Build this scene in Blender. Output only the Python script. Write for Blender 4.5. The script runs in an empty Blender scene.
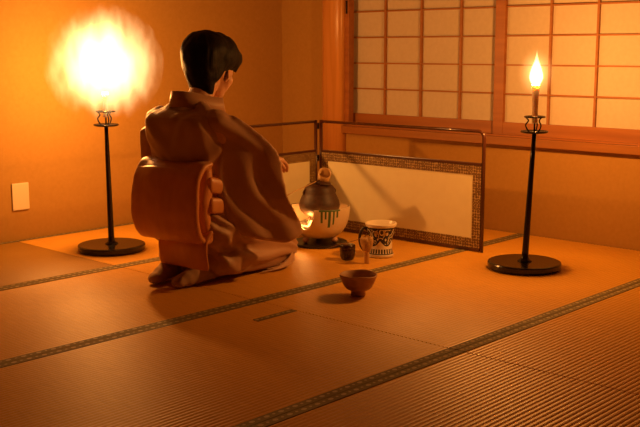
import bpy, bmesh, math, random
from mathutils import Vector, Matrix, noise
random.seed(4)
PI = math.pi
sc = bpy.context.scene
COL = sc.collection
sc.view_settings.view_transform = 'Standard'
sc.view_settings.look = 'None'
sc.view_settings.gamma = 1
sc.view_settings.use_curve_mapping = False
sc.view_settings.exposure = 0.0
sc.cycles.use_denoising = True
sc.cycles.max_bounces = 10
sc.cycles.volume_step_rate = 1.0

# ------------------------------------------------------------------ materials
def lin(c):
    return tuple(c) + (1.0,)

def mat(name, col, rough=0.6, metal=0.0, spec=0.5, coat=0.0, sheen=0.0, sub=0.0, trans=0.0):
    m = bpy.data.materials.new(name); m.use_nodes = True
    b = m.node_tree.nodes['Principled BSDF']
    b.inputs['Base Color'].default_value = lin(col)
    b.inputs['Roughness'].default_value = rough
    b.inputs['Metallic'].default_value = metal
    b.inputs['Specular IOR Level'].default_value = spec
    b.inputs['Coat Weight'].default_value = coat
    b.inputs['Sheen Weight'].default_value = sheen
    b.inputs['Subsurface Weight'].default_value = sub
    if sub: b.inputs['Subsurface Radius'].default_value = (.02, .008, .004)
    return m

def nd(m, t, **kw):
    n = m.node_tree.nodes.new(t)
    for k, v in kw.items():
        if k in n.inputs: n.inputs[k].default_value = v
        else: setattr(n, k, v)
    return n

def lk(m, a, b): m.node_tree.links.new(a, b)
def bsdf(m): return m.node_tree.nodes['Principled BSDF']

def coords(m, scale=(1, 1, 1), rot=(0, 0, 0)):
    t = nd(m, 'ShaderNodeTexCoord'); mp = nd(m, 'ShaderNodeMapping')
    mp.inputs['Scale'].default_value = scale; mp.inputs['Rotation'].default_value = rot
    lk(m, t.outputs['Object'], mp.inputs['Vector'])
    return mp.outputs['Vector']

def ramp(m, fac, stops, interp='LINEAR'):
    r = nd(m, 'ShaderNodeValToRGB'); r.color_ramp.interpolation = interp
    e = r.color_ramp.elements
    while len(e) < len(stops): e.new(0.5)
    for i, (p, c) in enumerate(stops):
        e[i].position = p; e[i].color = lin(c)
    lk(m, fac, r.inputs['Fac'])
    return r.outputs['Color']

def noisy(m, c1, c2, scale=(10, 10, 10), rot=(0, 0, 0), detail=4, bump=0.0, dist=0.002, distort=0.0, lo=.3, hi=.7):
    v = coords(m, scale, rot)
    n = nd(m, 'ShaderNodeTexNoise', Scale=1.0, Detail=detail, Distortion=distort)
    lk(m, v, n.inputs['Vector'])
    lk(m, ramp(m, n.outputs['Fac'], [(lo, c1), (hi, c2)]), bsdf(m).inputs['Base Color'])
    if bump:
        bp = nd(m, 'ShaderNodeBump', Strength=bump, Distance=dist)
        lk(m, n.outputs['Fac'], bp.inputs['Height']); lk(m, bp.outputs['Normal'], bsdf(m).inputs['Normal'])
    return m

M = {}
M['plaster'] = noisy(mat('sand_plaster', (.5, .30, .08), .9, spec=.15), (.40, .225, .054), (.435, .25, .062), (60, 60, 60), detail=6, bump=.12, dist=.0015)
M['far_wall'] = noisy(mat('brown_board_wall', (.2, .1, .04), .7), (.17, .085, .03), (.22, .115, .045), (20, 20, 2))
M['ceiling'] = noisy(mat('ceiling_boards', (.4, .27, .13), .7), (.17, .095, .035), (.22, .13, .05), (1.5, 40, 4), bump=.1)
M['pillar'] = noisy(mat('polished_cedar_pillar', (.6, .26, .07), .32, spec=.5), (.50, .22, .045), (.64, .31, .08), (30, 30, 1.6), bump=.05, distort=.5)
M['wood'] = noisy(mat('window_frame_cedar', (.4, .16, .04), .45), (.28, .095, .018), (.38, .14, .028), (35, 2.0, 35), bump=.08)
M['muntin'] = noisy(mat('muntin_cedar', (.3, .12, .03), .5), (.30, .11, .025), (.38, .15, .04), (35, 5, 35))
M['sill'] = noisy(mat('sill_cedar', (.45, .17, .04), .42), (.26, .10, .016), (.34, .135, .024), (35, 1.5, 35), bump=.05)
M['paper'] = noisy(mat('washi_paper', (.8, .72, .6), .85, spec=.2), (.58, .51, .40), (.62, .55, .44), (50, 50, 50), detail=5)
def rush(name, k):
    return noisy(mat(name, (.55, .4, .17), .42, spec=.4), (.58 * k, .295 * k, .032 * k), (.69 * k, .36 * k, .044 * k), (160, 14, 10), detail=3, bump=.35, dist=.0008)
M['rush'] = rush('woven_rush', 1.0); M['rush_dimmed'] = rush('dimmed_woven_rush', .95); M['rush_shaded'] = rush('shaded_woven_rush', .48)  # last two: shade and weaker light on the left mats, put into the colour
M['black_lacquer'] = mat('black_iron_lacquer', (.012, .009, .008), .22, spec=.5)
M['board_lacquer'] = mat('board_lacquer', (.015, .01, .008), .3)
M['screen_lacquer'] = mat('screen_lacquer', (.07, .022, .01), .25, coat=.3)
M['screen_paper'] = noisy(mat('screen_paper', (.8, .7, .5), .85, spec=.15), (.78, .72, .48), (.82, .77, .52), (18, 18, 18), detail=6)
M['iron'] = noisy(mat('cast_iron', (.04, .022, .015), .55, metal=.0, spec=.5), (.040, .016, .009), (.075, .03, .015), (60, 60, 60), bump=.4, dist=.002)
M['bamboo'] = noisy(mat('bamboo', (.6, .4, .18), .4), (.52, .33, .13), (.66, .45, .21), (120, 120, 8))
M['bamboo_dark'] = mat('smoked_bamboo', (.22, .09, .03), .4)
M['tea_lacquer'] = mat('tea_caddy_lacquer', (.028, .01, .008), .2, coat=.4)
M['bowl'] = noisy(mat('raku_clay', (.5, .3, .18), .45), (.36, .19, .10), (.56, .35, .21), (9, 9, 26), bump=.2, dist=.002, distort=1)
M['wax'] = mat('candle_wax', (.8, .68, .56), .5, sub=1.0)
bsdf(M['wax']).inputs['Subsurface Scale'].default_value = 1.0
bsdf(M['wax']).inputs['Subsurface Radius'].default_value = (.03, .02, .012)
M['wick'] = mat('wick', (.02, .015, .01), .9)
M['switch'] = mat('cream_plastic', (.72, .62, .42), .45)
M['metal_dark'] = mat('dark_latch_metal', (.01, .01, .01), .35, metal=.6)
M['ash'] = mat('white_ash', (.45, .40, .35), .95)
M['skin'] = mat('skin', (.62, .36, .22), .5, sub=.08)
M['hair'] = mat('black_hair', (.008, .006, .005), .6, spec=.15)
v = coords(M['hair'], (200, 200, 14)); n = nd(M['hair'], 'ShaderNodeTexNoise', Scale=1.0, Detail=3); lk(M['hair'], v, n.inputs['Vector'])
bp = nd(M['hair'], 'ShaderNodeBump', Strength=.5, Distance=.003); lk(M['hair'], n.outputs['Fac'], bp.inputs['Height']); lk(M['hair'], bp.outputs['Normal'], bsdf(M['hair']).inputs['Normal'])
M['kimono'] = noisy(mat('silk_kimono', (.35, .2, .14), .55, sheen=.2), (.41, .235, .14), (.48, .28, .17), (7, 7, 7), detail=8, bump=.12, dist=.01)
M['lining'] = mat('kimono_lining', (.60, .40, .27), .6)
M['obi'] = noisy(mat('obi_silk', (.55, .25, .08), .42, sheen=.2), (.60, .25, .07), (.70, .31, .09), (25, 25, 6), detail=6, bump=.1, dist=.004)
M['collar'] = mat('white_collar', (.75, .62, .5), .7)
M['sock'] = mat('tabi_cotton', (.42, .27, .17), .85)

def brocade(name, scale):
    m = mat(name, (.3, .2, .08), .5)
    v = coords(m, (1, 1, 1), (0, 0, 0))
    vr = nd(m, 'ShaderNodeVectorRotate', rotation_type='X_AXIS'); vr.inputs['Angle'].default_value = 0.0
    lk(m, v, vr.inputs['Vector'])
    vo = nd(m, 'ShaderNodeTexVoronoi', Scale=scale, Randomness=.25)
    lk(m, vr.outputs['Vector'], vo.inputs['Vector'])
    lk(m, ramp(m, vo.outputs['Distance'], [(.0, (.55, .42, .15)), (.36, (.42, .28, .09)), (.46, (.10, .045, .014)), (.62, (.15, .07, .02)), (.70, (.48, .34, .12))]), bsdf(m).inputs['Base Color'])
    return m
M['brocade'] = brocade('gold_brocade', 78)

# tatami edging: olive-brown ribbon with two staggered rows of pale dashes
def edging():
    m = mat('edging_cloth', (.13, .11, .05), .75)
    t = nd(m, 'ShaderNodeTexCoord'); s = nd(m, 'ShaderNodeSeparateXYZ'); lk(m, t.outputs['Object'], s.inputs['Vector'])
    def mth(op, a, b=None):
        x = nd(m, 'ShaderNodeMath', operation=op)
        for i, q in enumerate((a, b)):
            if q is None: continue
            if isinstance(q, (int, float)): x.inputs[i].default_value = q
            else: lk(m, q, x.inputs[i])
        return x.outputs[0]
    # rosettes: period 5 cm along x, alternating large and small on either half
    fx = mth('FRACT', mth('MULTIPLY', s.outputs['X'], 20.0))
    fy = mth('DIVIDE', s.outputs['Y'], .0145)       # -1..1 across one ribbon
    def spot(cx, cy, rx, ry):
        a = mth('DIVIDE', mth('ABSOLUTE', mth('SUBTRACT', fx, cx)), rx)
        b = mth('DIVIDE', mth('ABSOLUTE', mth('SUBTRACT', fy, cy)), ry)
        return mth('LESS_THAN', mth('ADD', mth('MULTIPLY', a, a), mth('MULTIPLY', b, b)), 1.0)
    tot = mth('ADD', spot(.28, .1, .17, .42), spot(.78, .15, .09, .25))
    lk(m, ramp(m, tot, [(0, (.15, .115, .045)), (1, (.38, .31, .15))]), bsdf(m).inputs['Base Color'])
    return m
M['edging'] = edging()

# ------------------------------------------------------------------ mesh helpers
def link(name, me, parent=None, m=None, smooth=False, loc=(0, 0, 0), rot=(0, 0, 0)):
    o = bpy.data.objects.new(name, me); COL.objects.link(o)
    o.location = loc; o.rotation_euler = rot
    if parent: o.parent = parent
    if m and me: me.materials.append(m)
    if smooth and me:
        for p in me.polygons: p.use_smooth = True
    return o

def from_bm(name, bm, m, parent=None, smooth=False, **kw):
    bmesh.ops.recalc_face_normals(bm, faces=bm.faces[:])
    me = bpy.data.meshes.new(name); bm.to_mesh(me); bm.free()
    return link(name, me, parent, m, smooth, **kw)

def empty(name, loc, rz=0):
    o = bpy.data.objects.new(name, None); COL.objects.link(o)
    o.location = loc; o.rotation_euler = (0, 0, rz); o.empty_display_size = .05
    return o

def tag(o, label=None, cat=None, group=None, kind=None):
    if label: o['label'] = label
    if cat: o['category'] = cat
    if group: o['group'] = group
    if kind: o['kind'] = kind
    return o

def box(bm, a, b, bev=0.0):
    r = bmesh.ops.create_cube(bm, size=1.0)
    vs = r['verts']
    for v in vs:
        v.co = Vector([(a[i] + b[i]) / 2 + v.co[i] * (b[i] - a[i]) for i in range(3)])
    if bev:
        es = list({e for v in vs for e in v.link_edges})
        bmesh.ops.bevel(bm, geom=es, offset=bev, segments=2, affect='EDGES', profile=.6)

def lathe(bm, prof, n=48, c=(0, 0, 0), close=False):
    """prof = [(r,z)...] revolved about z."""
    rings = []
    for r, z in prof:
        if r < 1e-5: rings.append([bm.verts.new((c[0], c[1], c[2] + z))])
        else: rings.append([bm.verts.new((c[0] + r * math.cos(2 * PI * k / n), c[1] + r * math.sin(2 * PI * k / n), c[2] + z)) for k in range(n)])
    prs = list(zip(rings, rings[1:])) + ([(rings[-1], rings[0])] if close else [])
    for a, b in prs:
        for k in range(n):
            j = (k + 1) % n
            if len(a) == 1 and len(b) == 1: continue
            if len(a) == 1: bm.faces.new((a[0], b[j], b[k]))
            elif len(b) == 1: bm.faces.new((a[k], a[j], b[0]))
            else: bm.faces.new((a[k], a[j], b[j], b[k]))
    return rings

def smoothprof(pts, sub=5):
    """Catmull-Rom through the profile points."""
    out = []
    P = [pts[0]] + list(pts) + [pts[-1]]
    for i in range(1, len(P) - 2):
        for s in range(sub):
            t = s / sub
            out.append(tuple(.5 * ((2 * P[i][k]) + (-P[i-1][k] + P[i+1][k]) * t + (2*P[i-1][k] - 5*P[i][k] + 4*P[i+1][k] - P[i+2][k]) * t*t + (-P[i-1][k] + 3*P[i][k] - 3*P[i+1][k] + P[i+2][k]) * t**3) for k in range(len(pts[0]))))
    out.append(tuple(pts[-1]))
    return out

def tube(bm, pts, r, n=10, closed=False, flat=1.0):
    pts = [Vector(p) for p in pts]; N = len(pts)
    rad = r if isinstance(r, (list, tuple)) else [r] * N
    rings = []; up = None
    for i, p in enumerate(pts):
        if closed: t = (pts[(i + 1) % N] - pts[i - 1]).normalized()
        else: t = (pts[min(i + 1, N - 1)] - pts[max(i - 1, 0)]).normalized()
        if up is None:
            up = t.orthogonal().normalized()
            if abs(t.z) < .9: up = (Vector((0, 0, 1)) - t * t.z).normalized()
        up = (up - t * up.dot(t)).normalized()
        s = t.cross(up)
        rings.append([bm.verts.new(p + (up * math.cos(2*PI*k/n) * flat + s * math.sin(2*PI*k/n)) * rad[i]) for k in range(n)])
    prs = list(zip(rings, rings[1:])) + ([(rings[-1], rings[0])] if closed else [])
    for a, b in prs:
        for k in range(n): bm.faces.new((a[k], a[(k+1) % n], b[(k+1) % n], b[k]))
    if not closed:
        bm.faces.new(rings[0][::-1]); bm.faces.new(rings[-1])

# organic solids: closed hulls of balls fused by a voxel remesh
def ball_pts(c, r, k=2):
    t = bmesh.new(); bmesh.ops.create_icosphere(t, subdivisions=k, radius=1.0)
    if not isinstance(r, (tuple, list)): r = (r, r, r)
    out = [Vector((c[0] + v.co.x * r[0], c[1] + v.co.y * r[1], c[2] + v.co.z * r[2])) for v in t.verts]
    t.free(); return out

def hull(bm, pts):
    t = bmesh.new()
    for p in pts: t.verts.new(p)
    bmesh.ops.convex_hull(t, input=t.verts[:])
    bmesh.ops.delete(t, geom=[v for v in t.verts if not v.link_faces], context='VERTS')
    me = bpy.data.meshes.new('tmp'); t.to_mesh(me); t.free(); bm.from_mesh(me); bpy.data.meshes.remove(me)

def chain(bm, items):
    """items = [(centre, radius)...]: hull between neighbours."""
    for (a, ra), (b, rb) in zip(items, items[1:]):
        hull(bm, ball_pts(a, ra) + ball_pts(b, rb))

def blob(bm, items, k=2):
    pts = []
    for c, r in items: pts += ball_pts(c, r, k)
    hull(bm, pts)

def fuse(name, bm, voxel, m, parent=None, smooth_iter=6, disp=None, loc=(0, 0, 0), sub=False):
    me = bpy.data.meshes.new(name + '_raw'); bm.to_mesh(me); bm.free()
    o = bpy.data.objects.new(name + '_raw', me); COL.objects.link(o)
    md = o.modifiers.new('r', 'REMESH'); md.mode = 'VOXEL'; md.voxel_size = voxel
    if smooth_iter:
        s = o.modifiers.new('s', 'SMOOTH'); s.factor = .5; s.iterations = smooth_iter
    dg = bpy.context.evaluated_depsgraph_get(); dg.update()
    out = bpy.data.meshes.new_from_object(o.evaluated_get(dg))
    bpy.data.objects.remove(o); bpy.data.meshes.remove(me)
    out.name = name
    if disp:
        ns = [v.normal.copy() for v in out.vertices]
        for v, nn in zip(out.vertices, ns):
            d = disp(v.co, nn)
            v.co = v.co + (d if isinstance(d, Vector) else nn * d)
    out.materials.clear()
    return link(name, out, parent, m, True, loc=loc)

# ------------------------------------------------------------------ the room
XW, YW, ZC = 4.189, 4.242, 2.30        # window wall plane, left wall plane, ceiling
XB, YB = -1.16, -.95
def struct(o): o['kind'] = 'structure'; return o

bm = bmesh.new(); box(bm, (XB - .1, YB - .1, -.18), (XW + .1, YW + .1, -.055)); struct(from_bm('floor', bm, M['ceiling']))
bm = bmesh.new(); box(bm, (XB, YW, -.06), (XW + .1, YW + .1, ZC)); struct(from_bm('wall_left', bm, M['plaster']))
bm = bmesh.new(); box(bm, (XB - .1, YB - .1, -.06), (XW + .1, YB, ZC)); struct(from_bm('wall_near', bm, M['far_wall']))
bm = bmesh.new(); box(bm, (XB - .1, YB, -.06), (XB, YW + .1, ZC)); struct(from_bm('wall_back', bm, M['far_wall']))
bm = bmesh.new(); box(bm, (XB - .1, YB - .1, ZC), (XW + .1, YW + .1, ZC + .06)); struct(from_bm('ceiling', bm, M['ceiling']))
# window wall with an opening for the shoji
WY0, WY1, WZ0, WZ1 = .62, 3.752, .437, 1.70
bm = bmesh.new()
box(bm, (XW, YB, -.06), (XW + .1, YW, WZ0 - .002))
box(bm, (XW, YB, WZ1), (XW + .1, YW, ZC))
box(bm, (XW, YB, WZ0 - .002), (XW + .1, WY0, WZ1))
box(bm, (XW, WY1, WZ0 - .002), (XW + .1, YW, WZ1))
struct(from_bm('wall_right', bm, M['plaster']))
# pillar with softly rounded edges
bm = bmesh.new()
pp = []
w0, w1, dd = 3.735, 3.89, .055
for k in range(17):
    a = PI * k / 16
    pp.append((XW - dd * (math.sin(a) ** .55 if a > 0 else 0) , (w0 + w1) / 2 - (w1 - w0) / 2 * math.copysign(abs(math.cos(a)) ** .8, math.cos(a))))
lo = [bm.verts.new((x, y, .0)) for x, y in pp]; hi = [bm.verts.new((x, y, ZC)) for x, y in pp]
for k in range(16): bm.faces.new((lo[k], lo[k+1], hi[k+1], hi[k]))
bm.faces.new((lo[-1], lo[0], hi[0], hi[-1])); bm.faces.new(lo); bm.faces.new(hi)
struct(from_bm('trim_1', bm, M['pillar'], smooth=True))

# window: jambs, head, bottom track, projecting sill
win = struct(empty('window_1', (XW, 2.2, WZ0)))
def wp(name, a, b, m, bev=.002, par=None):
    bm = bmesh.new(); box(bm, Vector(a), Vector(b), bev)
    o = from_bm(name, bm, m)
    o.parent = par or win; o.matrix_parent_inverse = Matrix.Translation(-Vector(win.location))
    return o
wp('sill', (XW - .035, WY0 - .06, .431), (XW + .02, 3.74, .470), M['sill'])
wp('track', (XW - .005, WY0, .470), (XW + .095, 3.735, .478), M['wood'], .001)
wp('jamb', (XW - .012, 3.707, .478), (XW + .030, 3.752, WZ1), M['wood'])
wp('jamb', (XW - .012, WY0 - .03, .478), (XW + .095, WY0, WZ1), M['wood'])
wp('head', (XW - .03, WY0 - .06, WZ1 - .03), (XW + .095, 3.74, WZ1 + .03), M['wood'])

def sash(name, y_hi, y_lo, x0, stile_hi, stile_lo, ymunt, zm):
    """a sliding paper screen: stiles, rails, lattice and paper."""
    s = empty(name, (x0, (y_hi + y_lo) / 2, .478)); s['kind'] = 'structure'
    def part(nm, boxes, m, bev=.0015):
        bm = bmesh.new()
        for a, b in boxes: box(bm, a, b, bev)
        o = from_bm(nm, bm, m); o.parent = s; o.matrix_parent_inverse = Matrix.Translation(-Vector(s.location)); return o
    zt = WZ1 - .03
    fr = [((x0, y_hi - stile_hi, .478), (x0 + .028, y_hi, zt)), ((x0, y_lo, .478), (x0 + .028, y_lo + stile_lo, zt)),
          ((x0 + .001, y_lo + stile_lo, .478), (x0 + .027, y_hi - stile_hi, .539)), ((x0 + .001, y_lo + stile_lo, zt - .04), (x0 + .027, y_hi - stile_hi, zt))]
    part('frame', fr, M['wood'])
    lat = [((x0 + .006, y - .0055, .539), (x0 + .02, y + .0055, zt - .04)) for y in ymunt]
    lat += [((x0 + .008, y_lo + stile_lo, z - .004), (x0 + .02, y_hi - stile_hi, z + .004)) for z in zm]
    part('lattice', lat, M['muntin'], 0)
    part('paper', [((x0 + .0205, y_lo + stile_lo, .539), (x0 + .0215, y_hi - stile_hi, zt - .04))], M['paper'], 0)
    return s
zm = [.677 + .1395 * k for k in range(7)]
def KX_(x, ys):  # the lattice as it stands on the deeper sliding track
    return tuple(y * (XW + x) / XW for y in ys)
sl = sash('window_2', 3.749, 2.72, XW + .045, .012, .05, KX_(.055, (3.457, 3.216, 2.967)), zm)
sr = sash('window_3', 2.770, 1.70, XW + .008, .056, .056, (2.469, 2.228, 1.985), zm)
sz = sash('window_4', 1.78, .62, XW + .045, .056, .03, (1.55, 1.31, 1.07, .83), zm)
# small dark latch on the jamb
lt = wp('latch', (XW - .018, 3.717, 1.085), (XW - .008, 3.725, 1.155), M['metal_dark'], .001)

# light switch
sw = empty('wall_switch', (2.44, YW, .207)); tag(sw, 'cream rectangular switch plate low on the plaster wall', 'wall switch')
bm = bmesh.new(); box(bm, (-.044, -.009, -.064), (.044, 0, .064), .004); from_bm('cover_plate', bm, M['switch'], sw)

# ------------------------------------------------------------------ tatami
rows = [4.238, 3.41, 2.569, 1.69, .81, -.07, -.95]
cols = [4.186, 2.399, .62, -1.16]
ED = .029
def mat_mesh(name, x0, x1, y0, y1, m=None):
    """ribbed rush top made of half-round ribs running along x."""
    bm = bmesh.new(); per = .016; n = max(1, round((y1 - y0) / per)); per = (y1 - y0) / n
    prof = [(y0, -.055), (y0, -.0023)]
    for i in range(n):
        for k in range(1, 7):
            t = k / 6
            prof.append((y0 + (i + t) * per, -.0023 + .0023 * math.sin(PI * t) ** .7 if k < 6 else -.0023))
    prof += [(y1, -.055)]
    a = [bm.verts.new((x0, y, z)) for y, z in prof]; b = [bm.verts.new((x1, y, z)) for y, z in prof]
    for k in range(len(prof) - 1): bm.faces.new((a[k], b[k], b[k+1], a[k+1]))
    bm.faces.new((a[0], a[-1], b[-1], b[0])); bm.faces.new(a[::-1]); bm.faces.new(b)
    return bm
mlabels = {
    (0, 0): 'tatami mat behind the folding screen along the left wall and window wall corner',
    (1, 0): 'tatami mat at the wall switch, its near edge beside the left candle stand',
    (0, 1): 'tatami mat carrying the brazier, striped jar and folding screen',
    (1, 1): 'tatami mat under the kneeling person',
    (0, 2): 'tatami mat under the tea bowl and the candle stand by the window',
    (1, 2): 'tatami mat with a short extra edging strip, holding the person\'s long shadow',
    (0, 3): 'tatami mat with strongly lit ribs, nearest to the camera on the window side',
    (1, 3): 'tatami mat cut off by the bottom of the photo below the long shadow',
}
mlabels[(0, 1)] = 'tatami mat carrying the brazier, the blue and white jar and the whisk'
for c in range(3):
    for r in range(6):
        x1, x0, y1, y0 = cols[c], cols[c + 1], rows[r], rows[r + 1]
        g = .0020
        seen = (c, r) in mlabels
        root = empty('tatami_mat' if seen else 'floor_mat', ((x0 + x1) / 2, (y0 + y1) / 2, -.055))
        if seen: tag(root, mlabels[(c, r)], 'tatami mat', 'tatami mats laid in a grid')
        else: root['kind'] = 'structure'
        hx, hy = (x1 - x0) / 2 - g, (y1 - y0) / 2 - g * .5
        bm = mat_mesh('w', -hx, hx, -hy + ED, hy - ED)
        o = from_bm('woven_surface', bm, M['rush_shaded'] if (c, r) == (1, 0) else M['rush_dimmed'] if c == 1 else M['rush'], root, loc=(0, 0, .055))
        for s in (-1, 1):
            bm = bmesh.new(); yc = s * (hy - ED / 2)
            box(bm, (-hx, -ED / 2, -.055), (hx, ED / 2, .0004), .0008)
            from_bm('edging', bm, M['edging'], root, loc=(0, yc, .055))
        if (c, r) == (1, 2):
            bm = bmesh.new(); box(bm, (-.092, -.0145, -.001), (.092, .0145, .0012), .0006)
            o = from_bm('edging_strip', bm, M['edging'], root)
            o.location = (2.302 - (x0 + x1) / 2, 2.372 - (y0 + y1) / 2, .055)

# ------------------------------------------------------------------ folding screen
def screen_panel(name, label, p0, p1, round_at):
    """p0 = hinge end, p1 = free end; height .545, papered to .385."""
    p0, p1 = Vector(p0), Vector(p1); L = (p1 - p0).length; ang = math.atan2(p1.y - p0.y, p1.x - p0.x)
    root = empty(name, (p0.x, p0.y, 0), ang)
    Ht, Hc, t = .545, .392, .007
    # outer rail: up the hinge post, along the top, round corner, down the free post, back along the bottom
    R = .03; pr = .0072
    path = [(t, 0, .008), (t, 0, Ht - pr)]
    top = [(t, 0, Ht - pr), (L - t - R, 0, Ht - pr)]
    arc = [(L - t - R + R * math.sin(a), 0, Ht - pr - R + R * math.cos(a)) for a in [PI / 2 * k / 8 for k in range(1, 9)]]
    fp = [(L - t, 0, .008)]
    def rod(nm, pts, r=pr):
        bm = bmesh.new(); tube(bm, pts, r, 12); return from_bm(nm, bm, M['screen_lacquer'], root, True)
    rod('post', [(t, 0, .0), (t, 0, Ht)], .0085)
    rod('top_rail', [(t, 0, Ht - pr)] + [(L - t - R, 0, Ht - pr)] + arc[:4])
    rod('post', arc[3:] + [(L - t, 0, .0)], .0085)
    bm = bmesh.new(); box(bm, (2 * t, -.008, Hc - .006), (L - 2 * t, .008, Hc + .006), .002); from_bm('middle_rail', bm, M['screen_lacquer'], root)
    bm = bmesh.new(); box(bm, (2 * t, -.008, .002), (L - 2 * t, .008, .016), .002); from_bm('bottom_rail', bm, M['screen_lacquer'], root)
    bw = .043
    x0, x1, z0, z1 = 2 * t, L - 2 * t, .016, Hc - .006
    bm = bmesh.new(); box(bm, (x0 + bw, -.004, z0 + bw), (x1 - bw, .004, z1 - bw)); from_bm('paper_panel', bm, M['screen_paper'], root)
    bm = bmesh.new()
    for a, b in (((x0, z0), (x1, z0 + bw)), ((x0, z1 - bw), (x1, z1)), ((x0, z0 + bw), (x0 + bw, z1 - bw)), ((x1 - bw, z0 + bw), (x1, z1 - bw))):
        box(bm, (a[0], -.0055, a[1]), (b[0], .0055, b[1]))
    from_bm('brocade_border', bm, M['brocade'], root)
    return root
V0 = lambda v: Vector((v[0], v[1], 0))
cx, cy = 3.640, 3.432
S = empty('folding_screen', (cx, cy, .0006))
tag(S, 'low two-panel folding screen with cream paper, brocade border and dark round-cornered rail', 'folding screen')
pr_ = screen_panel('panel', '', (cx, cy - .012, 0), (3.672, 2.458, 0), 1)
pl_ = screen_panel('panel', '', (cx - .012, cy, 0), (cx - .96, 3.405, 0), 1)
for p in (pr_, pl_):
    for ch in [c for c in p.children]: pass
    w = p.location.copy(); p.parent = S; p.location = w - V0(S.location)
for z in (.06, .20, .34, .5):
    bm = bmesh.new(); tube(bm, [(-.004, -.004, z), (-.004, -.004, z + .03)], .0045, 8); from_bm('hinge', bm, M['metal_dark'], S)

# ------------------------------------------------------------------ candle stands and candles
def volume_mat(name, col, strength, rad, noise_amt=0.0, nscale=8.0, power=2.0, zs=1.0):
    m = bpy.data.materials.new(name); m.use_nodes = True; nt = m.node_tree; nt.nodes.remove(nt.nodes['Principled BSDF'])
    t = nd(m, 'ShaderNodeTexCoord')
    ln = nd(m, 'ShaderNodeVectorMath', operation='LENGTH')
    mp = nd(m, 'ShaderNodeMapping'); mp.inputs['Scale'].default_value = (1 / rad, 1 / rad, 1 / (rad * zs)); lk(m, t.outputs['Object'], mp.inputs['Vector'])
    lk(m, mp.outputs['Vector'], ln.inputs[0])
    d = ln.outputs['Value']
    if noise_amt:
        n = nd(m, 'ShaderNodeTexNoise', Scale=nscale, Detail=3.0); 
        m2 = nd(m, 'ShaderNodeMapping'); m2.inputs['Scale'].default_value = (1.6, 1.6, .55); lk(m, t.outputs['Object'], m2.inputs['Vector']); lk(m, m2.outputs['Vector'], n.inputs['Vector'])
        a = nd(m, 'ShaderNodeMath', operation='MULTIPLY_ADD'); lk(m, n.outputs['Fac'], a.inputs[0]); a.inputs[1].default_value = noise_amt; a.inputs[2].default_value = -noise_amt / 2
        b = nd(m, 'ShaderNodeMath', operation='ADD'); lk(m, d, b.inputs[0]); lk(m, a.outputs[0], b.inputs[1]); d = b.outputs[0]
    inv = nd(m, 'ShaderNodeMath', operation='SUBTRACT', use_clamp=True); inv.inputs[0].default_value = 1.0; lk(m, d, inv.inputs[1])
    pw = nd(m, 'ShaderNodeMath', operation='POWER'); lk(m, inv.outputs[0], pw.inputs[0]); pw.inputs[1].default_value = power
    ml = nd(m, 'ShaderNodeMath', operation='MULTIPLY'); lk(m, pw.outputs[0], ml.inputs[0]); ml.inputs[1].default_value = strength
    e = nd(m, 'ShaderNodeEmission'); e.inputs['Color'].default_value = lin(col); lk(m, ml.outputs[0], e.inputs['Strength'])
    lk(m, e.outputs[0], nt.nodes['Material Output'].inputs['Volume'])
    return m

def emis(name, col, s):
    m = bpy.data.materials.new(name); m.use_nodes = True; b = bsdf(m)
    b.inputs['Base Color'].default_value = lin(col); b.inputs['Emission Color'].default_value = lin(col); b.inputs['Emission Strength'].default_value = s
    return m
M['flame'] = bpy.data.materials.new('flame_core'); M['flame'].use_nodes = True
M['flame'].node_tree.nodes.remove(M['flame'].node_tree.nodes['Principled BSDF'])
e_ = nd(M['flame'], 'ShaderNodeEmission', Strength=160.0); e_.inputs['Color'].default_value = (1.0, .62, .26, 1)
lk(M['flame'], e_.outputs[0], M['flame'].node_tree.nodes['Material Output'].inputs['Volume'])

def candle_stand(loc, label, lean=(0, 0)):
    root = empty('candle_stand', loc); tag(root, label, 'candle stand', 'tall black candle stands')
    L = lambda z: (lean[0] * z / .56, lean[1] * z / .56)
    bm = bmesh.new(); lathe(bm, [(0, 0), (.142, 0), (.148, .004), (.150, .010), (.150, .024), (.148, .028), (.143, .030), (0, .030)], 72); from_bm('base', bm, M['black_lacquer'], root, False)
    bm = bmesh.new()
    pr = [(.030, .029), (.028, .034), (.018, .040), (.0145, .050), (.0135, .07), (.0125, .2), (.010, .45), (.0085, .556)]
    rings = lathe(bm, [(0, .029)] + pr + [(0, .556)], 20)
    for v in bm.verts:
        v.co.x += L(v.co.z)[0]; v.co.y += L(v.co.z)[1]
    from_bm('pole', bm, M['black_lacquer'], root, True)
    tx, ty = L(.556)
    bm = bmesh.new(); lathe(bm, smoothprof([(0, .556), (.03, .556), (.052, .560), (.056, .566)], 3) + [(.054, .568), (.048, .564), (.03, .561), (0, .561)], 48, (tx, ty, 0)); from_bm('drip_tray', bm, M['black_lacquer'], root, True)
    bm = bmesh.new(); zr = .624; rr = .040
    tube(bm, [(tx + rr * math.cos(a), ty + rr * math.sin(a), zr) for a in [2*PI*k/40 for k in range(40)]], .0035, 8, closed=True)
    from_bm('ring', bm, M['black_lacquer'], root, True)
    for k in range(3):
        a = 2 * PI * k / 3 + .78 + PI / 2
        pts = smoothprof([(.018, .561), (.030, .575), (.036, .592), (.026, .607), (.030, .616), (.040, .624)], 4)
        bm = bmesh.new(); tube(bm, [(tx + r * math.cos(a), ty + r * math.sin(a), z) for r, z in pts], .003, 8); from_bm('bracket', bm, M['black_lacquer'], root, True)
    bm = bmesh.new(); lathe(bm, [(0, .56), (.004, .56), (.0035, .596), (0, .598)], 12, (tx, ty, 0)); from_bm('spike', bm, M['black_lacquer'], root, True)
    return root, (loc[0] + tx, loc[1] + ty)

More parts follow.
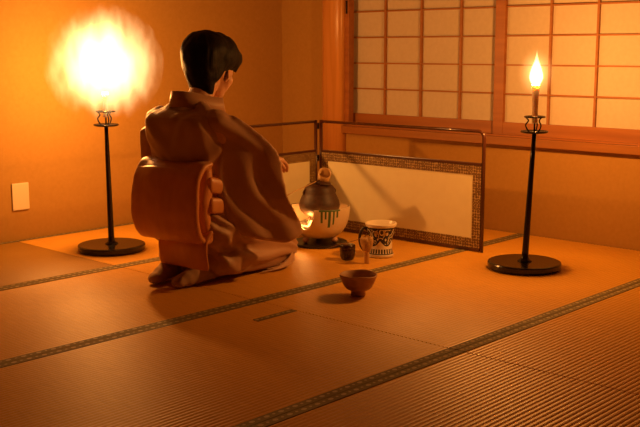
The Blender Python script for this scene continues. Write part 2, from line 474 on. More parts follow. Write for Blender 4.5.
def flame_mesh(h, r):
    bm = bmesh.new()
    pf = smoothprof([(0, 0), (r * .55, h * .03), (r * .95, h * .16), (r, h * .28), (r * .72, h * .48), (r * .34, h * .66), (r * .13, h * .82), (0, h)], 4)
    lathe(bm, [(max(0, a), b) for a, b in pf], 24)
    return bm

def candle(xy, label, tall=.156):
    root = empty('candle', (xy[0], xy[1], .598)); tag(root, label, 'candle', 'lit candles on the stands')
    bm = bmesh.new(); lathe(bm, [(0, 0), (.0105, 0), (.0115, .004), (.0115, .06), (.013, .11), (.0165, tall - .006), (.0165, tall), (.012, tall - .003), (0, tall - .004)], 28)
    from_bm('wax', bm, M['wax'], root, True)
    bm = bmesh.new(); tube(bm, [(0, 0, tall - .005), (.001, 0, tall + .02)], .003, 8); from_bm('wick', bm, M['wick'], root, True)
    return root

def lamp(xyz, power, rad, col, name):
    l = bpy.data.lights.new(name, 'POINT'); l.energy = power; l.shadow_soft_size = rad; l.color = col
    o = bpy.data.objects.new(name, l); COL.objects.link(o); o.location = xyz; return o
LC = (1.0, .36, .066)
# right stand, at the window
st, xy = candle_stand((3.523, 2.153, 0), 'black candle stand on the mat by the paper window', (.013, -.019))
cd = candle(xy, 'slender pale candle with a small pointed flame before the paper window')
bm = flame_mesh(.150, .027); fo = from_bm('flame', bm, M['flame'], cd, True); fo.location = (0, 0, .150)
hv = bpy.data.meshes.new('x')
bm = bmesh.new(); bmesh.ops.create_uvsphere(bm, u_segments=24, v_segments=16, radius=.085)
for v in bm.verts: v.co.z *= 1.5
hz = from_bm('flame_bloom', bm, volume_mat('flame_bloom', (1.0, .50, .14), 40, .085, power=2.2, zs=1.35), fo, True); hz.location = (0, 0, .052)  # added glow volume imitating the bloom around the flame
lamp((xy[0], xy[1], .830), 34, .018, LC, 'candlelight')
# left stand, before the left wall: flicker smear and glow modelled as one broad flame
st2, xy2 = candle_stand((2.582, 3.716, 0), 'black candle stand by the left wall, behind the person', (-.003, .006))
cd2 = candle(xy2, 'candle near the left wall, its flicker and glow shaped as a huge ragged white flame', .10)
bm = bmesh.new(); bmesh.ops.create_icosphere(bm, subdivisions=4, radius=.262)
fl2 = from_bm('flame', bm, volume_mat('flame_smear', (1.0, .62, .24), 40, .258, noise_amt=1.0, nscale=12.0, power=1.6, zs=.95), cd2, True); fl2.location = (0, 0, .235)
lamp((xy2[0], xy2[1], .79), 37, .022, LC, 'candlelight')

# ------------------------------------------------------------------ brazier, kettle, ladle
KX, KY = 3.327, 3.130
bd = bmesh.new(); 
lathe(bd, [(0, 0), (.127, 0), (.130, .003), (.130, .009), (.127, .012), (0, .012)], 64)
o = from_bm('brazier_board', bd, M['board_lacquer'], loc=(KX, KY, 0.0005), rot=(0, 0, .0)); tag(o, 'flat round black lacquered board lying under the brazier', 'board')
fz = .0125
furo = empty('brazier', (KX, KY, fz)); furo.scale = (1.06, 1.06, 1); tag(furo, 'round cream ceramic brazier with green glaze drips and a notched glowing opening', 'brazier')
mb = mat('cream_glaze', (.7, .58, .42), .32, coat=.2)
# green drips running down from the rim on one side
t = nd(mb, 'ShaderNodeTexCoord'); s = nd(mb, 'ShaderNodeSeparateXYZ'); lk(mb, t.outputs['Object'], s.inputs['Vector'])
def MT(m, op, a, b=None, c=None):
    x = nd(m, 'ShaderNodeMath', operation=op)
    for i, q in enumerate((a, b, c)):
        if q is None: continue
        if isinstance(q, (int, float)): x.inputs[i].default_value = q
        else: lk(m, q, x.inputs[i])
    return x.outputs[0]
ang = MT(mb, 'ARCTAN2', s.outputs['Y'], s.outputs['X'])
def drip(a0, w, z0):
    near = MT(mb, 'LESS_THAN', MT(mb, 'ABSOLUTE', MT(mb, 'SUBTRACT', ang, a0)), w)
    return MT(mb, 'MULTIPLY', near, MT(mb, 'GREATER_THAN', s.outputs['Z'], z0))
A0 = -PI * .75 + .10
tot = drip(A0 + .22, .37, .159)
for a0, w, z0 in ((A0 - .06, .035, .108), (A0 + .07, .03, .125), (A0 + .20, .045, .085), (A0 + .35, .03, .098), (A0 + .48, .035, .13),
                  (A0 - 1.02, .06, .06), (A0 - 1.2, .05, .09), (A0 - .9, .04, .08)): tot = MT(mb, 'MAXIMUM', tot, drip(a0, w, z0))
lk(mb, ramp(mb, tot, [(0, (.72, .60, .42)), (1, (.07, .15, .06))]), bsdf(mb).inputs['Base Color'])
# wall with a notch: build as grid so the opening can be cut
bm = bmesh.new(); N = 96
outer = smoothprof([(.045, .022), (.075, .028), (.105, .055), (.124, .095), (.132, .135), (.134, .166)], 5)
inner = smoothprof([(.127, .166), (.124, .135), (.115, .095), (.096, .062), (.066, .042), (.0, .038)], 5)
notch_c = -PI * .75 - .62; 
def notch(a):
    d = (a - notch_c + PI) % (2 * PI) - PI
    w = .42
    return .166 if abs(d) > w else .166 - .095 * math.cos(d / w * PI / 2) ** .55
def wallrings(prof):
    rg = []
    for r, z in prof:
        ring = []
        for k in range(N):
            a = 2 * PI * k / N; top = notch(a)
            zz = z; rr = r
            if z > top:
                zz = top
                # radius of profile at that height
                P = sorted(prof, key=lambda q: q[1])
                for (r0, z0), (r1, z1) in zip(P, P[1:]):
                    if z0 <= top <= z1 and z1 > z0: rr = r0 + (r1 - r0) * (top - z0) / (z1 - z0); break
            ring.append(bm.verts.new((rr * math.cos(a), rr * math.sin(a), zz)))
        rg.append(ring)
    return rg
ro = wallrings(outer); ri = wallrings([q for q in inner if q[0] > .01])
allr = ro + ri
for a, b in zip(allr, allr[1:]):
    for k in range(N):
        j = (k + 1) % N; bm.faces.new((a[k], a[j], b[j], b[k]))
bm.faces.new(allr[0][::-1]); bm.faces.new(allr[-1])
bmesh.ops.remove_doubles(bm, verts=bm.verts[:], dist=1e-5)
from_bm('body', bm, mb, furo, True)
for k in range(3):
    a = PI / 4 - PI + 2 * PI * k / 3 + PI / 3 + .05
    bm = bmesh.new(); bmesh.ops.create_uvsphere(bm, u_segments=16, v_segments=10, radius=.015)
    for v in bm.verts: v.co.z *= .95
    from_bm('foot', bm, M['ash'] if False else mat('foot_glaze', (.6, .38, .26), .4), furo, True, loc=(.072 * math.cos(a), .072 * math.sin(a), .0142))
bm = bmesh.new(); lathe(bm, [(0, .0385), (.066, .043), (.096, .063), (.105, .078), (.09, .086), (.05, .070), (0, .064)], 40); from_bm('ash_bed', bm, M['ash'], furo, True)
# glowing charcoal
ch = emis('glowing_charcoal', (1.0, .34, .06), 9)
gl = empty('charcoal', (KX, KY, fz + .066)); tag(gl, 'glowing charcoal pieces burning in the notched brazier below the kettle', 'charcoal')
for k, (dx, dy, rz) in enumerate(((-.048, .012, .4), (-.035, -.035, 1.6), (.01, .045, 2.4), (.03, -.02, .2))):
    bm = bmesh.new(); tube(bm, [(-.022, 0, 0), (0, .002, .001), (.022, 0, 0)], [.011, .0125, .011], 9)
    from_bm('coal', bm, ch, gl, False, loc=(dx, dy, .013), rot=(0, 0, rz))
lamp((KX - .085, KY - .005, fz + .112), 1.1, .012, (1.0, .42, .09), 'charcoal_glow')

kt = empty('tea_kettle', (KX, KY, fz + .0)); kt.scale = (1.07, 1.07, 1); tag(kt, 'dark cast-iron tea kettle with bulging body sitting in the brazier', 'kettle')
bm = bmesh.new()
prof = smoothprof([(0, .118), (.045, .120), (.074, .136), (.087, .160), (.087, .182), (.079, .206), (.071, .224), (.067, .240), (.061, .256), (.048, .267), (.036, .270)], 5)
lathe(bm, prof + [(.034, .276), (.031, .276), (.031, .266), (.045, .258), (.056, .24), (.056, .23), (.066, .21), (.078, .19), (.078, .165), (.06, .14), (0, .13)], 48)
from_bm('body', bm, M['iron'], kt, True)
bm = bmesh.new(); lathe(bm, [(0, .270), (.0305, .270), (.0305, .276), (.02, .279), (0, .280)], 32); lid = from_bm('lid', bm, M['iron'], kt, True); lid.location = (-.004, .03, .010); lid.rotation_euler = (.22, 0, 0)
for sg in (1, -1):
    a = -PI * .25 + (0 if sg > 0 else PI) + .35
    bm = bmesh.new(); pts = [(.059 + .014 * math.sin(q) , 0, .232 + .013 * math.cos(q)) for q in [PI * k / 8 for k in range(9)]]
    tube(bm, pts, .005, 8); from_bm('lug', bm, M['iron'], kt, True, rot=(0, 0, a))
# trivet feet inside, carrying the kettle
for k in range(3):
    a = 2 * PI * k / 3 + .9
    bm = bmesh.new(); tube(bm, [(.074 * math.cos(a), .074 * math.sin(a), .070), (.05 * math.cos(a), .05 * math.sin(a), .123)], .005, 8); from_bm('trivet_leg', bm, M['iron'], kt, True)

ld = empty('water_ladle', (KX + .01, KY, .30)); tag(ld, 'bamboo water ladle lying across the mouth of the iron kettle', 'ladle')
bm = bmesh.new(); lathe(bm, [(0, 0), (.0225, 0), (.0235, .004), (.0255, .050), (.0235, .050), (.0215, .006), (0, .004)], 32)
cup = from_bm('cup', bm, M['bamboo'], ld, True)
cup.scale = (1.15,) * 3; cup.location = (.006, -.008, .0); cup.rotation_euler = (.55, -.72, .2)
bm = bmesh.new(); tube(bm, [(.0, -.006, .006), (-.06, -.015, -.006), (-.20, -.03, -.030), (-.27, -.04, -.045)], [.0035, .003, .003, .0035], 8, flat=.6)
from_bm('handle', bm, M['bamboo'], ld, True)

# ------------------------------------------------------------------ tea caddy with scoop, whisk, jar, bowl
cdx = (3.152, 2.800)
ca = empty('tea_caddy', (cdx[0], cdx[1], 0)); tag(ca, 'small rounded dark lacquer tea caddy standing between brazier and whisk', 'tea caddy')
bm = bmesh.new(); lathe(bm, smoothprof([(0, 0), (.020, 0), (.028, .006), (.0325, .022), (.034, .042), (.0335, .048)], 5) + [(0, .048)], 40); from_bm('body', bm, M['tea_lacquer'], ca, True)
bm = bmesh.new(); lathe(bm, [(0, .0482), (.0338, .0482)] + smoothprof([(.0342, .052), (.033, .064), (.026, .0685), (0, .070)], 5), 40); from_bm('lid', bm, M['tea_lacquer'], ca, True)
bm = bmesh.new(); tube(bm, [(-.085, .045, -.018), (-.03, .015, -.001), (.0, .0, .0035), (.05, -.018, .013), (.085, -.028, .024), (.093, -.030, .034)], [.0028, .0026, .0026, .0028, .004, .0045], 8, flat=.45)
o = from_bm('tea_scoop', bm, M['bamboo_dark'], None, True, loc=(cdx[0], cdx[1], .0705)); tag(o, 'thin dark bamboo tea scoop resting across the lid of the tea caddy', 'tea scoop')

wh = empty('tea_whisk', (3.150, 2.690, 0)); tag(wh, 'bamboo tea whisk standing upright in front of the jar handle', 'whisk')
bm = bmesh.new(); lathe(bm, [(0, 0), (.0105, 0), (.011, .002), (.011, .046), (.0125, .05), (.0125, .053), (.0, .053)], 24); from_bm('grip', bm, M['bamboo'], wh, True)
bm = bmesh.new()
for k in range(46):
    a = 2 * PI * k / 46
    pts = [(r * math.cos(a), r * math.sin(a), z) for r, z in ((.0112, .050), (.018, .062), (.0255, .082), (.028, .098), (.025, .109), (.0215, .113))]
    tube(bm, pts, .0011, 5)
for k in range(18):
    a = 2 * PI * k / 18
    tube(bm, [(r * math.cos(a), r * math.sin(a), z) for r, z in ((.006, .050), (.007, .08), (.002, .112))], .0012, 5)
from_bm('tines', bm, M['bamboo'], wh, True)

jr = empty('water_jar', (3.308, 2.744, 0)); tag(jr, 'blue and white ceramic water jar with a loop handle by the folding screen', 'water jar')
jr.scale = (1, 1, 1.12)
mj = mat('blue_white_porcelain', (.8, .75, .6), .25, coat=.3)
t = nd(mj, 'ShaderNodeTexCoord'); s = nd(mj, 'ShaderNodeSeparateXYZ'); lk(mj, t.outputs['Object'], s.inputs['Vector'])
ang = MT(mj, 'ARCTAN2', s.outputs['Y'], s.outputs['X']); z = s.outputs['Z']
def band(lo, hi): return MT(mj, 'MULTIPLY', MT(mj, 'GREATER_THAN', z, lo), MT(mj, 'LESS_THAN', z, hi))
comb = nd(mj, 'ShaderNodeCombineXYZ'); lk(mj, MT(mj, 'MULTIPLY', ang, 1.0), comb.inputs[0]); lk(mj, MT(mj, 'MULTIPLY', z, 15.0), comb.inputs[1])
wv = nd(mj, 'ShaderNodeTexVoronoi', Scale=2.3, Randomness=.7); lk(mj, comb.outputs[0], wv.inputs['Vector'])
sc_ = MT(mj, 'SINE', MT(mj, 'MULTIPLY', wv.outputs['Distance'], 17.0))
# scalloped lower limit of the scroll band
lim = MT(mj, 'MULTIPLY_ADD', MT(mj, 'ABSOLUTE', MT(mj, 'SINE', MT(mj, 'MULTIPLY', ang, 2.5))), -.022, .070)
scroll = MT(mj, 'MULTIPLY', MT(mj, 'MULTIPLY', MT(mj, 'GREATER_THAN', z, lim), MT(mj, 'LESS_THAN', z, .114)), MT(mj, 'GREATER_THAN', sc_, -.72))
edge = MT(mj, 'LESS_THAN', MT(mj, 'ABSOLUTE', MT(mj, 'SUBTRACT', z, lim)), .003)
dent = MT(mj, 'MULTIPLY', band(.017, .034), MT(mj, 'GREATER_THAN', MT(mj, 'SINE', MT(mj, 'MULTIPLY', ang, 26)), -.25))
rim = band(.112, .119)
l2 = MT(mj, 'MAXIMUM', band(.013, .0165), edge)
blue = MT(mj, 'MAXIMUM', MT(mj, 'MAXIMUM', scroll, dent), MT(mj, 'MAXIMUM', rim, l2))
nz = nd(mj, 'ShaderNodeTexNoise', Scale=3.0); lk(mj, comb.outputs[0], nz.inputs['Vector'])
gold = MT(mj, 'MULTIPLY', band(.084, .108), MT(mj, 'GREATER_THAN', nz.outputs['Fac'], .56))
c1 = ramp(mj, blue, [(0, (.80, .74, .58)), (1, (.022, .026, .055))])
mx = nd(mj, 'ShaderNodeMix', data_type='RGBA'); lk(mj, MT(mj, 'MULTIPLY', gold, .75), mx.inputs[0]); lk(mj, c1, mx.inputs[6]); mx.inputs[7].default_value = (.55, .36, .08, 1)
lk(mj, mx.outputs[2], bsdf(mj).inputs['Base Color'])
bm = bmesh.new()
prof = smoothprof([(0, .0), (.048, .0), (.055, .003), (.0565, .010), (.0515, .022), (.0495, .045), (.0515, .070), (.057, .095), (.0645, .115), (.069, .127), (.0685, .131)], 4)
lathe(bm, prof, 64); from_bm('body', bm, mj, jr, True)
bm = bmesh.new(); lathe(bm, [(.0685, .131), (.067, .133), (.0655, .131), (.0605, .118), (.053, .095), (.047, .07), (.045, .045), (.044, .015), (0, .012)], 64)
from_bm('inside', bm, mat('cream_glaze_inside', (.82, .74, .58), .3, coat=.3), jr, True)
bm = bmesh.new(); ha = math.radians(137)
hp = smoothprof([(.060, .104), (.074, .112), (.086, .099), (.093, .074), (.089, .046), (.074, .026), (.056, .024)], 5)
mh = mat('dark_blue_glaze', (.03, .03, .05), .25, coat=.3)
tube(bm, [(r * math.cos(ha), r * math.sin(ha), z_) for r, z_ in hp], [.0065] * len(hp), 10); from_bm('handle', bm, mh, jr, True)

bw_ = empty('tea_bowl', (2.706, 2.350, .0)); tag(bw_, 'rough brown flared tea bowl standing alone on the mat in front', 'tea bowl')
bm = bmesh.new()
prof = [(0, .006), (.019, .006), (.020, .0), (.0265, .0), (.0275, .004), (.026, .017)] + smoothprof([(.030, .020), (.044, .027), (.055, .041), (.063, .060), (.070, .079)], 5)
lathe(bm, prof + [(.0685, .081), (.066, .079)] + smoothprof([(.059, .060), (.050, .043), (.036, .030), (.0, .025)], 5), 64)
for v in bm.verts:
    a = math.atan2(v.co.y, v.co.x); f = max(0, v.co.z - .02) / .06
    v.co.z += .0016 * f * math.sin(2 * a + .6) + .001 * f * math.sin(5 * a)
from_bm('body', bm, M['bowl'], bw_, True)

# ------------------------------------------------------------------ the kneeling person
PX, PY = 2.34, 2.98
person = empty('person', (PX, PY, 0), math.radians(9))
tag(person, 'person in a plain silk kimono with an orange obi kneeling by the brazier, head bowed', 'person')

def fn(co, s): return noise.noise(Vector(co) * s)
V = Vector
# body -----------------------------------------------------------
bm = bmesh.new()
hc = V((.262, 0, .815))                      # head centre, tipped forward
tilt = Matrix.Rotation(.10, 3, 'Z') @ Matrix.Rotation(.31, 3, 'Y')
def hd(x, y, z): return hc + tilt @ V((x, y, z))
blob(bm, [(hd(-.012, 0, .03), (.088, .074, .082)), (hd(.03, 0, .0), (.066, .066, .08))])
blob(bm, [(hd(.03, 0, -.02), (.058, .06, .06)), (hd(.062, 0, -.090), (.026, .028, .022)), (hd(.045, 0, -.075), (.034, .042, .026))])
chain(bm, [(hd(.088, 0, .012), .010), (hd(.110, 0, -.028), .0115)])       # nose
blob(bm, [(hd(.104, .012, -.032), .007), (hd(.104, -.012, -.032), .007)])
blob(bm, [(hd(.080, .015, -.056), .007), (hd(.080, -.015, -.056), .007), (hd(.086, 0, -.054), .0075)])
blob(bm, [(hd(.078, .013, -.067), .007), (hd(.078, -.013, -.067), .007), (hd(.084, 0, -.067), .0075)])
for s_ in (-1, 1):
    blob(bm, [(hd(.070, s_ * .03, -.030), .024), (hd(.040, s_ * .045, -.032), .027), (hd(.055, s_ * .022, -.062), .024)])      # cheeks
    blob(bm, [(hd(.086, s_ * .018, .024), .008), (hd(.078, s_ * .042, .022), .008)])      # brow
    blob(bm, [(hd(-.006, s_ * .080, -.026), (.013, .010, .019)), (hd(-.008, s_ * .074, -.048), (.009, .008, .013))])  # ear
    blob(bm, [(hd(.000, s_ * .080, -.036), (.006, .010, .012)), (hd(-.014, s_ * .088, -.028), (.006, .006, .018))])
chain(bm, [(hd(-.02, 0, -.05), (.052, .05, .05)), ((.182, 0, .70), (.048, .052, .05)), ((.125, 0, .62), (.06, .07, .06))])
blob(bm, [((.10, .12, .60), .05), ((.10, -.12, .60), .05), ((.105, 0, .52), (.08, .12, .08))])
blob(bm, [((.105, 0, .50), (.08, .12, .08)), ((.145, 0, .28), (.075, .12, .10))])
blob(bm, [((.12, .07, .19), .08), ((.12, -.07, .19), .08), ((.145, 0, .28), (.075, .12, .08))])
for s_ in (-1, 1):
    chain(bm, [((.12, s_ * .085, .175), .075), ((.42, s_ * .10, .105), .055)])
    chain(bm, [((.42, s_ * .10, .075), .05), ((.20, s_ * .085, .050), .030), ((.14, s_ * .080, .042), .024)])
    chain(bm, [((.14, s_ * .080, .040), .024), ((.08, s_ * .07, .032), .020), ((.02, s_ * .06, .022), .012)])
def arm(sh, el, wr, hdv, palm_n, s_, curl=.5):
    sh, el, wr = V(sh), V(el), V(wr)
    chain(bm, [(sh, .046), (el, .034)]); chain(bm, [(el, .034), (wr, .0215)])
    d = V(hdv).normalized(); n_ = V(palm_n); n_ = (n_ - d * n_.dot(d)).normalized(); side = d.cross(n_) * s_
    pc = wr + d * .045
    blob(bm, [(wr + d * .008, .018), (pc + d * .036 + side * .026, .0125), (pc + d * .038 - side * .024, .0125), (pc - side * .022 - d * .012, .013), (pc + side * .024 - d * .012, .013)])
    for k, (off, ln) in enumerate(((.028, .066), (.0095, .075), (-.0095, .070), (-.027, .055))):
        p = pc + d * .036 + side * off; dirv = d.copy(); prev = (p, .0088)
        for j, fr in enumerate((.44, .31, .25)):
            ax = side; dirv = (Matrix.Rotation(curl * (.55 + .25 * j) * (1 if s_ > 0 else -1), 3, ax) @ dirv)
            q = prev[0] + dirv * ln * fr; rr = .0084 - .0007 * j
            chain(bm, [prev, (q, rr)]); prev = (q, rr)
    p = pc - d * .02 + side * .026; t1 = p + (side * .75 + d * .55 + n_ * .35).normalized() * .034
    t2 = t1 + (d * .9 + side * .1 + n_ * .5).normalized() * .03
    chain(bm, [(p, .0125), (t1, .0105), (t2, .009)])
arm((.115, -.145, .60), (.16, -.155, .445), (.262, -.250, .468), (.80, -.02, -.18), (0, .15, -1), -1, .55)
arm((.115, .155, .60), (.19, .215, .38), (.40, .10, .275), (.85, -.45, -.1), (0, 0, -1), 1, .7)
body = fuse('body', bm, .0046, M['skin'], person, 3)

for s_ in (-1, 1):
    bm = bmesh.new(); bmesh.ops.create_uvsphere(bm, u_segments=14, v_segments=10, radius=.011)
    e = from_bm('eye', bm, mat('eye', (.7, .6, .55), .2), body, True, loc=hd(.082, s_ * .030, .004))
    bm = bmesh.new(); bmesh.ops.create_uvsphere(bm, u_segments=12, v_segments=8, radius=.006)
    from_bm('iris', bm, M['hair'], e, True, loc=(.0055, 0, -.003))

# hair -----------------------------------------------------------
bm = bmesh.new()
blob(bm, [(hd(-.018, 0, .050), (.108, .092, .088)), (hd(.028, 0, .060), (.082, .082, .066))], 3)
blob(bm, [(hd(-.070, 0, .058), (.088, .094, .078)), (hd(-.100, 0, .040), (.066, .086, .060)), (hd(-.088, 0, -.010), (.056, .078, .062))], 3)       # full rolled back of the head
blob(bm, [(hd(-.078, 0, -.035), (.050, .068, .056)), (hd(-.040, 0, -.100), (.034, .054, .036))], 3)
blob(bm, [(hd(-.02, 0, .055), (.118, .100, .090)), (hd(.04, 0, .055), (.092, .088, .064))], 3)    # nape
for s_ in (-1, 1):
    blob(bm, [(hd(-.050, s_ * .055, .02), (.050, .030, .06)), (hd(-.055, s_ * .050, -.045), (.030, .024, .03))], 3)
    blob(bm, [(hd(.085, s_ * .025, .060), (.030, .036, .028)), (hd(.060, s_ * .055, .045), (.03, .024, .034)), (hd(.030, s_ * .066, .05), (.03, .022, .035))], 3)
    chain(bm, [(hd(.075, s_ * .056, .040), .014), (hd(.080, s_ * .058, .010), .006)])
blob(bm, [(hd(.080, 0, .085), (.034, .045, .024)), (hd(.102, 0, .050), (.014, .046, .014))], 3)        # fringe
def hdisp(co, n_):
    return .0012 * math.sin(fn(V((co.x, co.y, co.z * .3)), 18) * 9) + .0012 * fn(co, 50)
hair = fuse('hair', bm, .005, M['hair'], person, 14, hdisp)

# kimono ---------------------------------------------------------
bm = bmesh.new()
# upper garment
blob(bm, [((.135, .125, .605), .055), ((.135, -.125, .605), .055), ((.05, .10, .60), .05), ((.05, -.10, .60), .05), ((.105, 0, .50), (.10, .175, .09))])
blob(bm, [((.11, .0, .50), (.102, .175, .09)), ((.148, 0, .30), (.098, .160, .08))])
blob(bm, [((.115, .065, .672), .022), ((.115, -.065, .672), .022), ((.10, .10, .62), .045), ((.10, -.10, .62), .045)])
# upper-arm cloth
for s_ in (1,):
    chain(bm, [((.12, s_ * .145, .605), .062), ((.155, s_ * .185, .51), .058), ((.185, s_ * .20, .45), .050)])
# lap and legs
blob(bm, [((.12, .09, .20), (.115, .10, .10)), ((.12, -.09, .20), (.115, .10, .10)), ((.145, 0, .30), (.10, .155, .06))])
blob(bm, [((.13, .105, .175), (.10, .095, .09)), ((.13, -.105, .175), (.10, .095, .09)), ((.435, .105, .105), (.075, .085, .072)), ((.435, -.105, .105), (.075, .085, .072))])
blob(bm, [((.17, .12, .06), (.08, .08, .045)), ((.17, -.12, .06), (.08, .08, .045)), ((.445, .115, .062), (.075, .085, .058)), ((.445, -.115, .062), (.075, .085, .058))])
def kdisp(co, n_):
    d = .006 * fn(co, 7) + .003 * fn(co, 16)
    if co.z < .22 and co.x > .08:        # drag folds radiating from the knee over the side of the thigh
        a = math.atan2(co.z - .03, co.x - .56)
        w = min(1, (co.x - .08) / .12) * max(0, min(1, (-co.y - .08) / .06))
        d += .0045 * math.sin(a * 34 + 3 * fn(co, 6)) * w
    if co.z < .26 and -.05 < co.x < .22 and co.y < -.1:
        d += .006 * math.sin((co.x * .8 + co.z * .9) * 120 + 4 * fn(co, 9)) * max(0, 1 - abs(co.x - .1) / .14)
    if co.z > .42 and co.x < .12:        # soft pulls across the back
        d += .0018 * math.sin((co.z * 1.0 - abs(co.y) * 1.5) * 55 + 5 * fn(co, 5))
    return d
kim = fuse('kimono', bm, .0065, M['kimono'], person, 10, kdisp)

def plate(bm, outline, y0, y1, r=.012):
    """rounded slab: hulls fanned between consecutive outline points and the centroid."""
    c = V((sum(p[0] for p in outline) / len(outline), 0, sum(p[1] for p in outline) / len(outline)))
    n_ = len(outline)
    for i in range(n_):
        a, b = outline[i], outline[(i + 1) % n_]
        pts = []
        for (x, z_) in (a, b, (c.x, c.z)):
            for y in (y0, y1): pts += ball_pts((x, y, z_), r, 1)
        hull(bm, pts)
# long hanging right sleeve, draped from the forearm to the lap
bm = bmesh.new()
sil = [(.07, .55), (.13, .625), (.21, .585), (.285, .535), (.345, .485), (.372, .430), (.385, .33), (.42, .225), (.445, .150), (.37, .125), (.26, .145), (.15, .175), (.09, .23), (.055, .33), (.045, .44)]
plate(bm, sil, -.200, -.176, .016)
for v in bm.verts:       # the arm is held out to the side, so the sleeve hangs turned away from the window
    x_ = .572 * v.co.x + .071
    v.co = V((x_, v.co.y + .187 - .13 - .8 * (x_ - .08), v.co.z))
chain(bm, [((.11, -.140, .612), .054), ((.165, -.185, .570), .044), ((.22, -.225, .520), .040), ((.265, -.255, .480), .036)])
def sdisp(co, n_):
    u = (co.x - .14) * 1.0 - (.55 - co.z) * .42
    f = max(0, min(1, (.52 - co.z) / .15))
    yb = -.0 * max(0, min(1, (.40 - co.z) / .25)) * math.sin(max(0, min(1, (co.x - .08) / .36)) * PI)
    w = .006 * f * math.sin(u * 60 + 2.5 * fn(co, 4)) + .004 * fn(co, 9)
    return V((0, yb + w, 0))
slv = fuse('sleeve', bm, .006, M['kimono'], kim, 8, sdisp)
bm = bmesh.new()
sil2 = [(.09, .56), (.17, .60), (.28, .48), (.37, .34), (.40, .26), (.38, .17), (.26, .16), (.14, .20), (.10, .34)]
plate(bm, sil2, .205, .225, .014)
chain(bm, [((.12, .15, .605), .058), ((.19, .205, .42), .058), ((.30, .165, .33), .048), ((.375, .12, .29), .038)])
fuse('sleeve', bm, .0075, M['kimono'], kim, 8, lambda co, n_: V((0, .010 * math.sin(co.x * 48 + 2 * fn(co, 4)), 0)))

# stand-off back collar and white under-collar
def collar(name, m, rad, z_top, th, lo=0.0, par=None):
    z_top += .010
    bm = bmesh.new(); K = 40; sec = []
    for k in range(K + 1):
        t = k / K; a = PI * (.0 + 1.0 * t)             # left side -> back -> right side
        cxp, cyp = .172 - rad[0] * math.sin(a), rad[1] * math.cos(a)
        front = abs(math.cos(a)) ** 3
        zt = z_top + .0 - .030 * front
        cxp += .045 * front
        sec.append(((cxp, cyp, zt), (cxp - .012 * math.sin(a) , cyp * 1.18, zt - .062 - lo)))
    # extend down the chest
    for sgn in (0, 1):
        ext = []
        base = sec[0] if sgn == 0 else sec[-1]; yy = base[0][1]
        for q in range(1, 9):
            t = q / 8
            top = (base[0][0] + .03 * t + .01, yy * (1 - 1.1 * t), base[0][2] - .17 * t)
            bot = (base[1][0] + .03 * t + .012, base[1][1] * (1 - .9 * t), base[1][2] - .15 * t)
            ext.append((top, bot))
        sec = (ext[::-1] + sec) if sgn == 0 else (sec + ext)
    g = []
    for (a, b) in sec:
        a, b = V(a), V(b); out = V((a.x - .155, a.y, 0)); out = out.normalized() if out.length > .01 else V((1, 0, 0))
        g.append([bm.verts.new(p) for p in (a, a + out * th, b + out * th, b)])
    for s0, s1 in zip(g, g[1:]):
        for k in range(4): bm.faces.new((s0[k], s0[(k+1) % 4], s1[(k+1) % 4], s1[k]))
    bm.faces.new(g[0][::-1]); bm.faces.new(g[-1])
    return from_bm(name, bm, m, par or kim, True)
collar('collar', M['kimono'], (.118, .078), .722, .008)
collar('under_collar', M['collar'], (.106, .070), .722, .003, lo=-.03)

# kimono hem lining showing under the knee
bm = bmesh.new()
for k in range(4):
    pts = [(.30 + .03 * k, -.165 + .002 * k, .006 + .004 * k), (.38 + .01 * k, -.202, .012 + .008 * k), (.455, -.185 + .001 * k, .020 + .012 * k), (.505 - .003 * k, -.140 - .002 * k, .034 + .016 * k)]
    tube(bm, smoothprof(pts, 5), .0050, 6, flat=.7)
fuse('hem', bm, .003, M['lining'], kim, 4)

# obi ------------------------------------------------------------
bm = bmesh.new()
blob(bm, [((.130, .0, .40), (.108, .182, .02)), ((.146, 0, .27), (.110, .174, .02))])
def odisp(co, n_): return .004 * math.sin(co.z * 150) * .6 + .003 * fn(co, 10)
obi = fuse('obi', bm, .006, M['obi'], person, 4, odisp)
# obi drum bow on the back
def slab(bm, prof, y0, y1, r):
    """prof = [(x,z)...] swept across the back from y0 to y1 as a padded band."""
    for (a, b) in zip(prof, prof[1:]):
        blob(bm, [((a[0], y0, a[1]), r), ((a[0], y1, a[1]), r), ((b[0], y0, b[1]), r), ((b[0], y1, b[1]), r)])
bm = bmesh.new()
drum = smoothprof([(0.057, .452), (0.017, .440), (-0.018, .395), (-0.030, .325), (-0.030, .245), (-0.018, .185), (0.007, .152), (0.042, .150), (0.052, .18)], 3)
slab(bm, drum, -.155, .155, .013)
blob(bm, [((0.052, .14, .43), .02), ((0.052, -.14, .43), .02), ((0.022, .14, .30), .03), ((0.022, -.14, .30), .03), ((0.042, .14, .19), .02), ((0.042, -.14, .19), .02)])
def ddisp(co, n_):
    return .006 * fn(co, 8) + .003 * fn(co, 20) + (.010 * math.cos(co.y / .16 * PI / 2) if co.x < -.01 else 0)
drm = fuse('obi_drum', bm, .006, M['obi'], obi, 5, ddisp)
# drum side folds seen edge on
bm = bmesh.new()
slab(bm, [(.045, .372), (.095, .360), (.128, .345)], -.168, -.156, (.013, .008, .032))
slab(bm, [(.045, .290), (.085, .285), (.105, .280)], -.171, -.158, (.013, .008, .032))
fuse('fold', bm, .005, M['obi'], obi, 9)
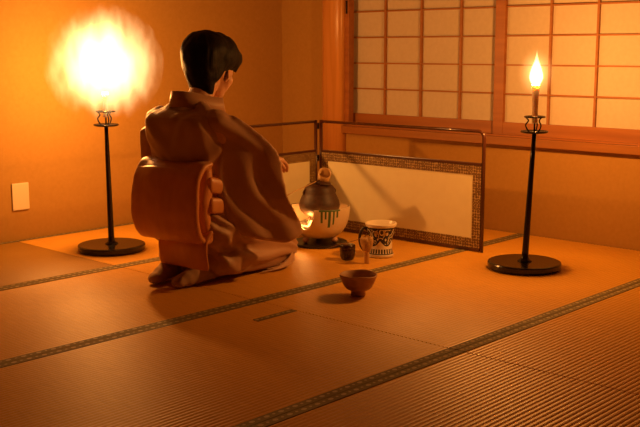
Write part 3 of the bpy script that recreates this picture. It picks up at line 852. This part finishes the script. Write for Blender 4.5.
# tail flap below the drum
bm = bmesh.new()
slab(bm, smoothprof([(.050, .185), (.020, .15), (.014, .11), (.026, .060)], 3), -.165, .075, .007)
def tdisp(co, n_): return V((.012 * math.sin(co.y * 22 + 1), 0, 0)) + n_ * .003 * fn(co, 10)
fuse('tail', bm, .0045, M['obi'], obi, 4, tdisp)
# socks ----------------------------------------------------------
for s_ in (-1, 1):
    bm = bmesh.new(); y = s_ * .085
    chain(bm, [((.22, y, .050), .038), ((.17, y, .040), (.042, .034, .034)), ((.10, y * .9, .034), (.046, .034, .030)), ((.015, y * .70, .020), (.040, .032, .018))])
    blob(bm, [((.145, y, .050), .030), ((.10, y * .9, .044), .024)])
    fuse('sock', bm, .0045, M['sock'], person, 5, lambda co, n_: V((-.035, 0, 0)) + n_ * (.0008 * math.sin(co.x * 160 + co.z * 60) * max(0, min(1, (co.x + .05) / .05)) + .002 * fn(co, 20)))

# settle the figure: longer thighs, garments a little higher than the feet
def warp(co):
    x, y, z_ = co
    f = max(0, min(1, z_ / .12)); f = f * f * (3 - 2 * f)
    g = max(0, min(1, (x - .12) / .36)) * max(0, min(1, (.30 - z_) / .10))
    return V((x + .095 * g, y, z_ + .04 * max(0, 1 - z_ / .895) * f))
def walk(o):
    for ch in o.children:
        if ch.location.length < 1e-6:
            for v in ch.data.vertices: v.co = warp(v.co)
        elif ch.name.startswith('eye'): ch.location = warp(ch.location); continue
        walk(ch)
walk(person)

# ------------------------------------------------------------------ night outside, camera
w = bpy.data.worlds.new('night'); sc.world = w; w.use_nodes = True
w.node_tree.nodes['Background'].inputs['Color'].default_value = (.01, .012, .02, 1); w.node_tree.nodes['Background'].inputs['Strength'].default_value = .2

cam = bpy.data.cameras.new('camera'); co = bpy.data.objects.new('camera', cam); COL.objects.link(co)
cam.sensor_width = 36; cam.lens = 56.23; cam.clip_start = .05
r_ = V((0.68469362, -0.72883031, -0.0010106)); u_ = V((0.11913444, 0.11055169, 0.98670427)); f_ = V((0.71902825, 0.67571052, -0.16252283))
co.matrix_world = Matrix(((r_.x, u_.x, -f_.x, 0), (r_.y, u_.y, -f_.y, 0), (r_.z, u_.z, -f_.z, .895), (0, 0, 0, 1)))
sc.camera = co
